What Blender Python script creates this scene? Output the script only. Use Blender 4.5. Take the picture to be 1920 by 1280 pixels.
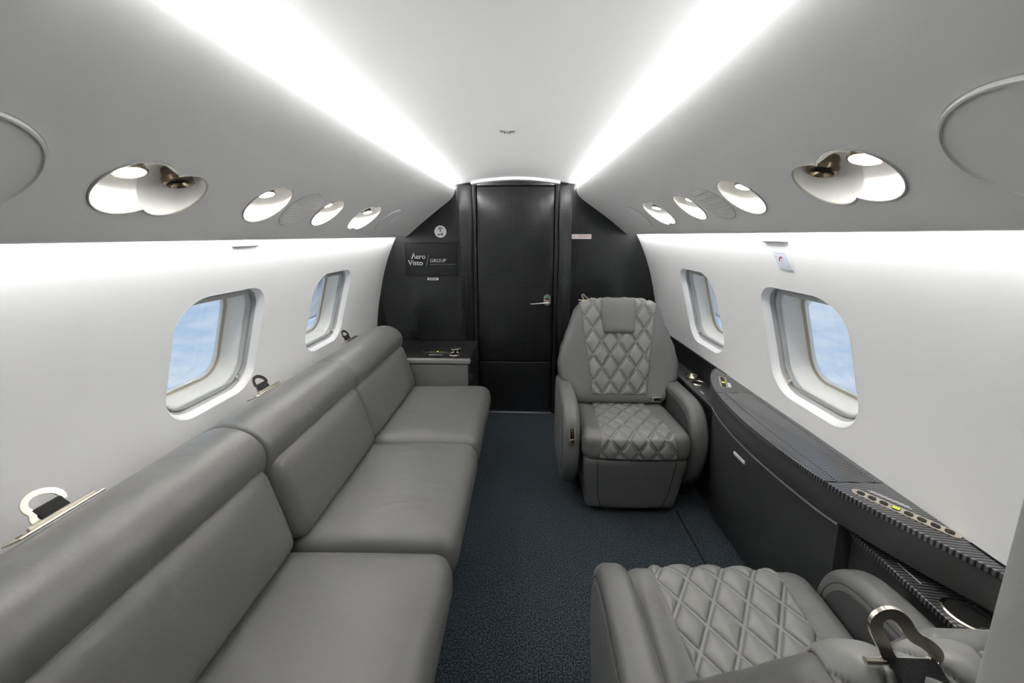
import bpy, bmesh, math, random
from mathutils import Vector, Matrix
from mathutils.geometry import delaunay_2d_cdt
random.seed(4)
for o in list(bpy.data.objects): bpy.data.objects.remove(o)
SC = bpy.context.scene
COL = SC.collection
PI = math.pi
D = 2.904            # rear bulkhead plane
YF = -1.5            # front end of the cabin, behind the camera

# ------------------------------------------------------------------ camera
FPX, PPX, PPY = 720.0, 960.0, 570.0
VPX, VPY = 984.0, 441.0
pitch = math.atan((PPY - VPY) / FPX)
yaw = math.atan((VPX - PPX) / math.hypot(FPX, PPY - VPY))
cam_d = bpy.data.cameras.new('camera')
cam = bpy.data.objects.new('camera', cam_d); COL.objects.link(cam)
cam.location = (0.07, 0.0, 1.41)
cam.rotation_euler = (PI / 2 - pitch, 0, yaw)
cam_d.sensor_width = 36.0; cam_d.sensor_fit = 'HORIZONTAL'
cam_d.lens = FPX * 36.0 / 1920.0
cam_d.shift_y = (PPY - 640.0) / 1920.0
cam_d.clip_start = 0.02
SC.camera = cam

# ------------------------------------------------------------------ look
SC.view_settings.view_transform = 'Standard'
SC.view_settings.look = 'None'
SC.view_settings.gamma = 1.0
SC.view_settings.use_curve_mapping = False
SC.view_settings.exposure = 1.0
COVE, WASH, LENS, SKY = 25.0, 15.0, 95.0, 0.51

SC.cycles.diffuse_bounces = 8; SC.cycles.max_bounces = 12
# ------------------------------------------------------------------ world
W = bpy.data.worlds.new('sky'); SC.world = W; W.use_nodes = True
nt = W.node_tree; nt.nodes.clear()
n_out = nt.nodes.new('ShaderNodeOutputWorld'); n_bg = nt.nodes.new('ShaderNodeBackground')
n_tc = nt.nodes.new('ShaderNodeTexCoord'); n_map = nt.nodes.new('ShaderNodeMapping')
n_no = nt.nodes.new('ShaderNodeTexNoise'); n_cr = nt.nodes.new('ShaderNodeValToRGB')
n_map.inputs['Scale'].default_value = (5, 5, 16)
n_no.inputs['Scale'].default_value = 1.6; n_no.inputs['Detail'].default_value = 8; n_no.inputs['Roughness'].default_value = 0.62
n_cr.color_ramp.elements[0].position = 0.36; n_cr.color_ramp.elements[0].color = (0.42, 0.57, 0.79, 1)
n_cr.color_ramp.elements[1].position = 0.68; n_cr.color_ramp.elements[1].color = (0.68, 0.77, 0.88, 1)
n_bg.inputs['Strength'].default_value = SKY
L = nt.links.new
L(n_tc.outputs['Generated'], n_map.inputs['Vector']); L(n_map.outputs['Vector'], n_no.inputs['Vector'])
L(n_no.outputs['Fac'], n_cr.inputs['Fac']); L(n_cr.outputs['Color'], n_bg.inputs['Color']); L(n_bg.outputs['Background'], n_out.inputs['Surface'])

# ------------------------------------------------------------------ materials
def mat(name, col, rough=0.5, metal=0.0, bump=0.0, bscale=200.0, wrinkle=0.0, emit=None, estr=0.0, coat=0.0, spec=0.5, var=0.0, vscale=3.0):
    m = bpy.data.materials.new(name); m.use_nodes = True
    t = m.node_tree; b = t.nodes['Principled BSDF']
    b.inputs['Base Color'].default_value = (*col, 1); b.inputs['Roughness'].default_value = rough
    b.inputs['Metallic'].default_value = metal; b.inputs['Coat Weight'].default_value = coat
    b.inputs['Specular IOR Level'].default_value = spec
    tc = t.nodes.new('ShaderNodeTexCoord')
    if emit:
        b.inputs['Emission Color'].default_value = (*emit, 1); b.inputs['Emission Strength'].default_value = estr
    if bump:
        no = t.nodes.new('ShaderNodeTexNoise'); no.inputs['Scale'].default_value = bscale; no.inputs['Detail'].default_value = 3
        bp = t.nodes.new('ShaderNodeBump'); bp.inputs['Strength'].default_value = bump; bp.inputs['Distance'].default_value = 0.002
        t.links.new(tc.outputs['Object'], no.inputs['Vector']); t.links.new(no.outputs['Fac'], bp.inputs['Height'])
        t.links.new(bp.outputs['Normal'], b.inputs['Normal'])
        if wrinkle:
            mp = t.nodes.new('ShaderNodeMapping'); mp.inputs['Scale'].default_value = (9, 22, 9); mp.inputs['Rotation'].default_value = (0, 0, .5)
            n3 = t.nodes.new('ShaderNodeTexNoise'); n3.inputs['Scale'].default_value = 1.0; n3.inputs['Detail'].default_value = 5; n3.inputs['Distortion'].default_value = .8
            b3 = t.nodes.new('ShaderNodeBump'); b3.inputs['Strength'].default_value = wrinkle; b3.inputs['Distance'].default_value = 0.012
            t.links.new(tc.outputs['Object'], mp.inputs['Vector']); t.links.new(mp.outputs['Vector'], n3.inputs['Vector'])
            t.links.new(n3.outputs['Fac'], b3.inputs['Height']); t.links.new(b3.outputs['Normal'], bp.inputs['Normal'])
    if var:
        n2 = t.nodes.new('ShaderNodeTexNoise'); n2.inputs['Scale'].default_value = vscale; n2.inputs['Detail'].default_value = 4
        mr = t.nodes.new('ShaderNodeMapRange'); mr.inputs['To Min'].default_value = 1 - var; mr.inputs['To Max'].default_value = 1 + var
        mx = t.nodes.new('ShaderNodeVectorMath'); mx.operation = 'SCALE'; mx.inputs[0].default_value = col
        t.links.new(tc.outputs['Object'], n2.inputs['Vector']); t.links.new(n2.outputs['Fac'], mr.inputs['Value'])
        t.links.new(mr.outputs['Result'], mx.inputs['Scale']); t.links.new(mx.outputs['Vector'], b.inputs['Base Color'])
    return m

def carbon(name, pitch_m, lo, hi, rough, stripes=False, coat=0.5, metal=0.0):
    m = bpy.data.materials.new(name); m.use_nodes = True
    t = m.node_tree; b = t.nodes['Principled BSDF']
    b.inputs['Metallic'].default_value = metal; b.inputs['Roughness'].default_value = rough; b.inputs['Coat Weight'].default_value = coat; b.inputs['Coat Roughness'].default_value = 0.22
    tc = t.nodes.new('ShaderNodeTexCoord'); mp = t.nodes.new('ShaderNodeMapping')
    t.links.new(tc.outputs['Object'], mp.inputs['Vector'])
    if stripes:
        mp.inputs['Rotation'].default_value = (0, 0, math.radians(8))
        tx = t.nodes.new('ShaderNodeTexWave'); tx.wave_type = 'BANDS'; tx.bands_direction = 'Y'
        tx.inputs['Scale'].default_value = 0.314 / pitch_m; tx.inputs['Distortion'].default_value = 0.0
        fac = tx.outputs['Fac']
    else:
        mp.inputs['Rotation'].default_value = (0, math.radians(45), 0)
        tx = t.nodes.new('ShaderNodeTexChecker'); tx.inputs['Scale'].default_value = 1.0 / pitch_m
        mp.inputs['Scale'].default_value = (1, 0.0, 1)
        fac = tx.outputs['Fac']
    t.links.new(mp.outputs['Vector'], tx.inputs['Vector'])
    cr = t.nodes.new('ShaderNodeValToRGB')
    cr.color_ramp.elements[0].color = (lo, lo, lo * 1.05, 1); cr.color_ramp.elements[1].color = (hi, hi, hi * 1.05, 1)
    t.links.new(fac, cr.inputs['Fac']); t.links.new(cr.outputs['Color'], b.inputs['Base Color'])
    bp = t.nodes.new('ShaderNodeBump'); bp.inputs['Strength'].default_value = 0.35; bp.inputs['Distance'].default_value = 0.002
    t.links.new(fac, bp.inputs['Height']); t.links.new(bp.outputs['Normal'], b.inputs['Normal'])
    return m

M = {}
M['white'] = mat('white_sidewall', (0.86, 0.86, 0.86), 0.42, bump=0.03, bscale=400)
M['psu'] = mat('overhead_panel', (0.76, 0.76, 0.76), 0.5, bump=0.03, bscale=500)
M['ceil'] = mat('ceiling_panel', (0.84, 0.84, 0.84), 0.6, bump=0.03, bscale=400)
M['grille'] = mat('speaker_grille', (0.62, 0.62, 0.62), 0.6)
M['latch_grey'] = mat('latch_grey', (0.38, 0.38, 0.38), 0.5)
M['bowl'] = mat('white_pocket', (0.86, 0.86, 0.85), 0.35)
M['cream'] = mat('window_reveal', (0.78, 0.77, 0.73), 0.4)
M['seal'] = mat('window_seal', (0.42, 0.42, 0.41), 0.5)
M['brown'] = mat('pane_edge', (0.42, 0.36, 0.29), 0.4)
M['leather'] = mat('grey_leather', (0.158, 0.157, 0.155), 0.35, bump=0.10, bscale=700, wrinkle=0.16, var=0.06, vscale=5)
M['quilt'] = mat('quilted_leather', (0.235, 0.234, 0.230), 0.34, bump=0.08, bscale=700)
_t = M['quilt'].node_tree; _b = _t.nodes['Principled BSDF']; _a = _t.nodes.new('ShaderNodeAttribute'); _a.attribute_name = 'stitch'
_m = _t.nodes.new('ShaderNodeMix'); _m.data_type = 'RGBA'; _m.inputs['A'].default_value = (0.235, 0.234, 0.230, 1); _m.inputs['B'].default_value = (0.045, 0.045, 0.045, 1)
_t.links.new(_a.outputs['Fac'], _m.inputs['Factor']); _t.links.new(_m.outputs['Result'], _b.inputs['Base Color'])
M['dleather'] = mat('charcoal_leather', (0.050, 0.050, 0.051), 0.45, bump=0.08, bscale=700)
M['seam'] = mat('dark_seam', (0.02, 0.02, 0.02), 0.7)
M['black'] = mat('black_trim', (0.010, 0.010, 0.011), 0.45)
M['gap'] = mat('dark_gap', (0.004, 0.004, 0.004), 0.9)
M['bulk'] = carbon('carbon_weave_bulkhead', 0.0065, 0.006, 0.095, 0.26, coat=0.15, metal=0.75)
M['cstripe'] = carbon('carbon_twill_ledge', 0.0085, 0.006, 0.19, 0.28, stripes=True, coat=0.6, metal=0.4)
M['metal'] = mat('champagne_nickel', (0.78, 0.72, 0.62), 0.20, metal=1.0)
M['dmetal'] = mat('dark_bronze', (0.22, 0.18, 0.13), 0.25, metal=1.0)
M['chrome'] = mat('brushed_steel', (0.75, 0.74, 0.72), 0.25, metal=1.0)
M['web'] = mat('belt_webbing', (0.018, 0.018, 0.019), 0.75, bump=0.4, bscale=500)
M['glass_dark'] = mat('screen_glass', (0.007, 0.007, 0.008), 0.25)
M['label'] = mat('white_label', (0.8, 0.8, 0.8), 0.5)
M['grey_print'] = mat('grey_print', (0.50, 0.50, 0.50), 0.6)
M['dim_print'] = mat('dim_print', (0.19, 0.19, 0.19), 0.6)
M['ink'] = mat('black_ink', (0.01, 0.01, 0.01), 0.6)
M['red'] = mat('red_ink', (0.45, 0.01, 0.06), 0.6)
M['plac'] = mat('pale_blue_placard', (0.66, 0.70, 0.78), 0.5)
M['green'] = mat('green_flag', (0.01, 0.25, 0.09), 0.4)
M['button'] = mat('button_dark', (0.05, 0.045, 0.035), 0.35, metal=0.6)
M['led_green'] = mat('green_led', (0.3, 0.5, 0.02), 0.4, emit=(0.55, 0.9, 0.03), estr=0.8)
M['lens'] = mat('lamp_lens', (0.9, 0.9, 0.85), 0.4, emit=(1.0, 0.96, 0.88), estr=LENS)
M['cove_led'] = mat('cove_led', (0.9, 0.9, 0.9), 0.5, emit=(1.0, 1.0, 0.985), estr=COVE)
M['wash_led'] = mat('wash_led', (0.9, 0.9, 0.9), 0.5, emit=(1.0, 1.0, 0.985), estr=WASH)
M['nacelle'] = mat('nacelle_paint', (0.82, 0.76, 0.68), 0.5)
M['part'] = mat('partition_leather', (0.34, 0.34, 0.34), 0.55, bump=0.08, bscale=500)
M['silver'] = mat('sill_metal', (0.7, 0.7, 0.7), 0.3, metal=1.0)

def carpet():
    m = bpy.data.materials.new('navy_carpet'); m.use_nodes = True
    t = m.node_tree; b = t.nodes['Principled BSDF']; b.inputs['Roughness'].default_value = 0.95
    b.inputs['Specular IOR Level'].default_value = 0.15
    b.inputs['Sheen Weight'].default_value = 0.25
    tc = t.nodes.new('ShaderNodeTexCoord')
    n1 = t.nodes.new('ShaderNodeTexNoise'); n1.inputs['Scale'].default_value = 190; n1.inputs['Detail'].default_value = 2
    n2 = t.nodes.new('ShaderNodeTexNoise'); n2.inputs['Scale'].default_value = 5
    cr = t.nodes.new('ShaderNodeValToRGB')
    cr.color_ramp.elements[0].position = 0.40; cr.color_ramp.elements[0].color = (0.002, 0.005, 0.008, 1)
    cr.color_ramp.elements[1].position = 0.68; cr.color_ramp.elements[1].color = (0.075, 0.10, 0.125, 1)
    bp = t.nodes.new('ShaderNodeBump'); bp.inputs['Strength'].default_value = 0.9; bp.inputs['Distance'].default_value = 0.004
    t.links.new(tc.outputs['Object'], n1.inputs['Vector']); t.links.new(n1.outputs['Fac'], cr.inputs['Fac'])
    t.links.new(cr.outputs['Color'], b.inputs['Base Color']); t.links.new(n1.outputs['Fac'], bp.inputs['Height'])
    t.links.new(bp.outputs['Normal'], b.inputs['Normal'])
    return m
M['carpet'] = carpet()

def pane_mat():
    m = bpy.data.materials.new('window_pane'); m.use_nodes = True
    t = m.node_tree; t.nodes.clear()
    o = t.nodes.new('ShaderNodeOutputMaterial'); tr = t.nodes.new('ShaderNodeBsdfTransparent'); gl = t.nodes.new('ShaderNodeBsdfGlossy')
    gl.inputs['Roughness'].default_value = 0.02; tr.inputs['Color'].default_value = (0.95, 0.97, 0.98, 1)
    mx = t.nodes.new('ShaderNodeMixShader'); mx.inputs['Fac'].default_value = 0.05
    t.links.new(tr.outputs[0], mx.inputs[1]); t.links.new(gl.outputs[0], mx.inputs[2]); t.links.new(mx.outputs[0], o.inputs['Surface'])
    return m
M['pane'] = pane_mat()

# ------------------------------------------------------------------ builders
def root_loc(p):
    v = Vector((0, 0, 0))
    while p is not None:
        v += p.location; p = p.parent
    return v

def mk(name, verts, faces, m, parent=None, smooth=True, sharp=35, local=False):
    """one mesh object; verts in world space unless local=True (then in the parent's space)"""
    me = bpy.data.meshes.new(name)
    off = Vector((0, 0, 0)) if (local or parent is None) else root_loc(parent)
    me.from_pydata([tuple(Vector(v) - off) for v in verts], [], faces)
    me.validate(); me.update()
    bm = bmesh.new(); bm.from_mesh(me); bmesh.ops.recalc_face_normals(bm, faces=bm.faces); bm.to_mesh(me); bm.free()
    if smooth:
        for p in me.polygons: p.use_smooth = True
        me.set_sharp_from_angle(angle=math.radians(sharp))
    me.materials.append(M[m])
    o = bpy.data.objects.new(name, me); COL.objects.link(o)
    if parent is not None: o.parent = parent
    return o

def tag(o, label=None, cat=None, group=None, kind=None):
    if label: o['label'] = label
    if cat: o['category'] = cat
    if group: o['group'] = group
    if kind: o['kind'] = kind
    return o

def thing(name, loc, label, cat, group=None):
    o = bpy.data.objects.new(name, None); COL.objects.link(o); o.location = loc; o.empty_display_size = 0.05
    return tag(o, label, cat, group)

def join(*parts):
    V, Fc = [], []
    for v, f in parts:
        k = len(V); V += list(v); Fc += [tuple(i + k for i in q) for q in f]
    return V, Fc

def box(x0, x1, y0, y1, z0, z1):
    v = [(x, y, z) for x in (x0, x1) for y in (y0, y1) for z in (z0, z1)]
    return v, [(0, 1, 3, 2), (4, 6, 7, 5), (0, 4, 5, 1), (2, 3, 7, 6), (0, 2, 6, 4), (1, 5, 7, 3)]

def rbox(c, h, r, n=(8, 8, 8), fn=None, k=(0, .12, .32, .62, 1)):
    """rounded box, centre c, half sizes h, edge radius r, optional deform(x,y,z) in local coords"""
    ax = []
    for a, m_ in zip(h, n):
        e = [-a + r * f for f in k]
        inner = [-(a - r) + 2 * (a - r) * i / m_ for i in range(1, m_)]
        ax.append(e + inner + [-q for q in reversed(e)])
    idx, V, Fc = {}, [], []
    def vid(i, j, l):
        key = (i, j, l)
        if key not in idx:
            p = (ax[0][i], ax[1][j], ax[2][l])
            q = [max(-(a - r), min(a - r, s)) for s, a in zip(p, h)]
            d = [s - u for s, u in zip(p, q)]; ln = math.sqrt(sum(s * s for s in d))
            if ln > 1e-9: p = [u + r * s / ln for u, s in zip(q, d)]
            if fn: p = fn(*p)
            idx[key] = len(V); V.append((p[0] + c[0], p[1] + c[1], p[2] + c[2]))
        return idx[key]
    N = [len(a) - 1 for a in ax]
    for l in (0, N[2]):
        for i in range(N[0]):
            for j in range(N[1]): Fc.append((vid(i, j, l), vid(i + 1, j, l), vid(i + 1, j + 1, l), vid(i, j + 1, l)))
    for j in (0, N[1]):
        for i in range(N[0]):
            for l in range(N[2]): Fc.append((vid(i, j, l), vid(i + 1, j, l), vid(i + 1, j, l + 1), vid(i, j, l + 1)))
    for i in (0, N[0]):
        for j in range(N[1]):
            for l in range(N[2]): Fc.append((vid(i, j, l), vid(i, j + 1, l), vid(i, j + 1, l + 1), vid(i, j, l + 1)))
    return V, Fc

def smooth_closed(pts, it=2):
    for _ in range(it):
        q = []
        for i in range(len(pts)):
            a, b = pts[i], pts[(i + 1) % len(pts)]
            q.append(tuple(.75 * s + .25 * t for s, t in zip(a, b))); q.append(tuple(.25 * s + .75 * t for s, t in zip(a, b)))
        pts = q
    return pts

def smooth_open(pts, it=2):
    for _ in range(it):
        q = [pts[0]]
        for a, b in zip(pts[:-1], pts[1:]):
            q.append(tuple(.75 * s + .25 * t for s, t in zip(a, b))); q.append(tuple(.25 * s + .75 * t for s, t in zip(a, b)))
        q.append(pts[-1]); pts = q
    return pts

def prism(prof, a0, a1, r, to3, seg=4):
    """closed 2D profile extruded from a0 to a1 with rounded rims; to3(u,v,a) -> xyz"""
    n = len(prof)
    area = sum(prof[i][0] * prof[(i + 1) % n][1] - prof[(i + 1) % n][0] * prof[i][1] for i in range(n))
    sg = 1 if area > 0 else -1
    nor = []
    for i in range(n):
        (x0, y0), (x1, y1) = prof[i - 1], prof[(i + 1) % n]
        dx, dy = x1 - x0, y1 - y0; l_ = math.hypot(dx, dy) or 1
        nor.append((sg * dy / l_, -sg * dx / l_))
    rings = []
    steps = [(r * (1 - math.cos(t)), r * (1 - math.sin(t))) for t in [PI / 2 * i / seg for i in range(seg + 1)]]
    for da, ins in steps: rings.append((a0 + da, ins))
    for da, ins in reversed(steps): rings.append((a1 - da, ins))
    V, Fc = [], []
    for a, ins in rings:
        for (u, v), (nu, nv) in zip(prof, nor): V.append(to3(u - nu * ins, v - nv * ins, a))
    for k in range(len(rings) - 1):
        for i in range(n):
            j = (i + 1) % n
            Fc.append((k * n + i, k * n + j, (k + 1) * n + j, (k + 1) * n + i))
    Fc.append(tuple(range(n))); Fc.append(tuple((len(rings) - 1) * n + i for i in range(n)))
    return V, Fc

def tube(path, r, n=8, closed=False):
    V, Fc = [], []
    P = [Vector(p) for p in path]; m_ = len(P)
    up = Vector((0, 0, 1))
    for i in range(m_):
        a = P[i - 1] if (i or closed) else P[0]; b = P[(i + 1) % m_] if (i < m_ - 1 or closed) else P[-1]
        t = (b - a).normalized()
        u = t.cross(up)
        if u.length < 1e-4: u = t.cross(Vector((1, 0, 0)))
        u.normalize(); w = t.cross(u)
        rr = r[i] if isinstance(r, (list, tuple)) else r
        for k in range(n):
            an = 2 * PI * k / n; V.append(tuple(P[i] + u * rr * math.cos(an) + w * rr * math.sin(an)))
    for i in range(m_ if closed else m_ - 1):
        j = (i + 1) % m_
        for k in range(n): Fc.append((i * n + k, i * n + (k + 1) % n, j * n + (k + 1) % n, j * n + k))
    if not closed:
        Fc.append(tuple(range(n))); Fc.append(tuple((m_ - 1) * n + k for k in range(n)))
    return V, Fc

def lathe(prof, n=32, T=None, caps=False):
    """prof list of (radius, height) revolved about +Z, then mapped by matrix T"""
    V, Fc = [], []
    for (r, h) in prof:
        for k in range(n):
            an = 2 * PI * k / n; V.append(Vector((r * math.cos(an), r * math.sin(an), h)))
    for i in range(len(prof) - 1):
        for k in range(n): Fc.append((i * n + k, i * n + (k + 1) % n, (i + 1) * n + (k + 1) % n, (i + 1) * n + k))
    if caps:
        Fc.append(tuple(range(n))); Fc.append(tuple((len(prof) - 1) * n + k for k in range(n)))
    if T is not None: V = [T @ v for v in V]
    return [tuple(v) for v in V], Fc

def frame_T(o, ex, ey, ez):
    m_ = Matrix.Identity(4)
    for i, e in enumerate((ex, ey, ez)):
        e = Vector(e).normalized()
        for k in range(3): m_[k][i] = e[k]
    for k in range(3): m_[k][3] = o[k]
    return m_

def flat_poly(pts, T, th=0.001):
    """thin plate: 2D outline extruded th along +z, mapped by T"""
    n = len(pts)
    V = [T @ Vector((x, y, 0)) for x, y in pts] + [T @ Vector((x, y, th)) for x, y in pts]
    Fc = [tuple(range(n)), tuple(range(n, 2 * n))] + [(i, (i + 1) % n, n + (i + 1) % n, n + i) for i in range(n)]
    return [tuple(v) for v in V], Fc

def rrect(a, b, r, n=6, cx=0, cy=0):
    p = []
    for sx, sy, a0 in ((1, 1, 0), (-1, 1, 90), (-1, -1, 180), (1, -1, 270)):
        for i in range(n + 1):
            t = math.radians(a0 + 90 * i / n)
            p.append((cx + sx * (a - r) + r * math.cos(t), cy + sy * (b - r) + r * math.sin(t)))
    return p

def circle(r, n=32, cx=0, cy=0): return [(cx + r * math.cos(2 * PI * i / n), cy + r * math.sin(2 * PI * i / n)) for i in range(n)]

def text_mesh(s, size, T, align='LEFT', bold=0.0):
    cu = bpy.data.curves.new('lettering', 'FONT'); cu.body = s; cu.size = size; cu.align_x = align; cu.align_y = 'BOTTOM_BASELINE'
    cu.extrude = 0.0002; cu.offset = bold; cu.resolution_u = 3
    o = bpy.data.objects.new('lettering', cu); COL.objects.link(o)
    dg = bpy.context.evaluated_depsgraph_get(); dg.update()
    me = bpy.data.meshes.new_from_object(o.evaluated_get(dg))
    V = [tuple(T @ v.co) for v in me.vertices]; Fc = [tuple(p.vertices) for p in me.polygons]
    bpy.data.objects.remove(o); bpy.data.curves.remove(cu); bpy.data.meshes.remove(me)
    return V, Fc

def inside(p, poly):
    x, y = p; c = False; n = len(poly)
    for i in range(n):
        (x0, y0), (x1, y1) = poly[i], poly[i - 1]
        if (y0 > y) != (y1 > y) and x < (x1 - x0) * (y - y0) / (y1 - y0) + x0: c = not c
    return c

def cdt(outer, holes, grid):
    V, Ed = [], []
    for poly in [outer] + holes:
        k = len(V); V += [Vector(p) for p in poly]; n = len(poly)
        Ed += [(k + i, k + (i + 1) % n) for i in range(n)]
    nb = len(V)
    V += [Vector(p) for p in grid]
    v2, _, f2, _, _, _ = delaunay_2d_cdt(V, Ed, [], 0, 1e-6)
    out = []
    for f in f2:
        cx = sum(v2[i][0] for i in f) / len(f); cy = sum(v2[i][1] for i in f) / len(f)
        if inside((cx, cy), outer) and not any(inside((cx, cy), h) for h in holes): out.append(tuple(f))
    return [(v[0], v[1]) for v in v2], out

class Prof:
    """arc-length parametrised smooth polyline (x,z), normals pointing away from the cabin axis side given by sg"""
    def __init__(s, pts):
        s.p = [Vector(q) for q in pts]; s.l = [0]
        for a, b in zip(s.p[:-1], s.p[1:]): s.l.append(s.l[-1] + (b - a).length)
        s.L = s.l[-1]
    def at(s, t):
        t = max(0, min(s.L - 1e-9, t)); i = 0
        while s.l[i + 1] < t: i += 1
        f = (t - s.l[i]) / (s.l[i + 1] - s.l[i]); return s.p[i].lerp(s.p[i + 1], f)
    def tan(s, t):
        e = 0.012
        return (s.at(min(s.L, t + e)) - s.at(max(0, t - e))).normalized()

# ------------------------------------------------------------------ cabin section (right-hand side, x>0)
wall_pts = smooth_open([(1.085, 0), (1.108, .2), (1.122, .4), (1.125, .55), (1.12, .68), (1.108, .79), (1.09, .9), (1.066, 1.0), (1.035, 1.1), (.997, 1.2), (.95, 1.3), (.89, 1.405), (.855, 1.46), (.83, 1.53)], 2)
WALL = Prof(wall_pts)
def wall_t(z):
    lo, hi = 0, WALL.L
    for _ in range(40):
        mid = (lo + hi) / 2
        if WALL.at(mid)[1] < z: lo = mid
        else: hi = mid
    return lo
def wall_pt(s, t, y, d=0.0):
    p = WALL.at(t); tn = WALL.tan(t); n = Vector((tn[1], -tn[0]))      # outward (away from cabin)
    return (s * (p[0] + n[0] * d), y, p[1] + n[1] * d + .006 * s)
psu_pts = smooth_open([(.452, 1.741), (.440, 1.743), (.437, 1.730), (.445, 1.700), (.474, 1.667), (.54, 1.619), (.63, 1.553), (.70, 1.499), (.765, 1.446), (.797, 1.419), (.813, 1.408), (.828, 1.405), (.836, 1.408), (.838, 1.418)], 2)
PSU = Prof(psu_pts)
PSU0 = min(range(len(psu_pts)), key=lambda i: (psu_pts[i][0] - .445) ** 2 + (psu_pts[i][1] - 1.695) ** 2)
S0 = PSU.l[PSU0] - 0.036           # measured s = 0 lies about here
def psu_pt(s, q, y, d=0.0):
    p = PSU.at(S0 + q); tn = PSU.tan(S0 + q); n = Vector((-tn[1], tn[0]))  # outward, up and away from the cabin
    if n[1] < 0: n = -n
    return (s * (p[0] + n[0] * d), y, p[1] + n[1] * d + s * (.011 - .009 * max(0, min(1, (p[1] - 1.45) / .28))))
def psu_T(s, q, y, d=0.0):
    o = psu_pt(s, q, y, d); a = Vector(psu_pt(s, q + .01, y)); b = Vector(psu_pt(s, q - .01, y)); nn = Vector(psu_pt(s, q, y, .01)) - Vector(psu_pt(s, q, y))
    return frame_T(o, a - b, (0, 1, 0), nn)

# ------------------------------------------------------------------ floor, ceiling
YE = D + .10
fl = mk('floor', *box(-1.10, 1.10, YF, YE, -.03, 0), 'carpet', smooth=False); tag(fl, kind='structure')
cp = [(x, 1.822 - .29 * x * x if abs(x) < .40 else 1.7756 - .10 * (abs(x) - .40)) for x in [i * .025 for i in range(-24, 25)]]
cp = [(-.622, 1.70)] + cp + [(.622, 1.70)]
ys = [YF, 0, 1.0, 2.0, YE]
V = [(x, y, z) for y in ys for x, z in cp]; n = len(cp)
Fc = [(j * n + i, j * n + i + 1, (j + 1) * n + i + 1, (j + 1) * n + i) for j in range(len(ys) - 1) for i in range(n - 1)]
tag(mk('ceiling', V, Fc, 'ceil', sharp=50), kind='structure')

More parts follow.
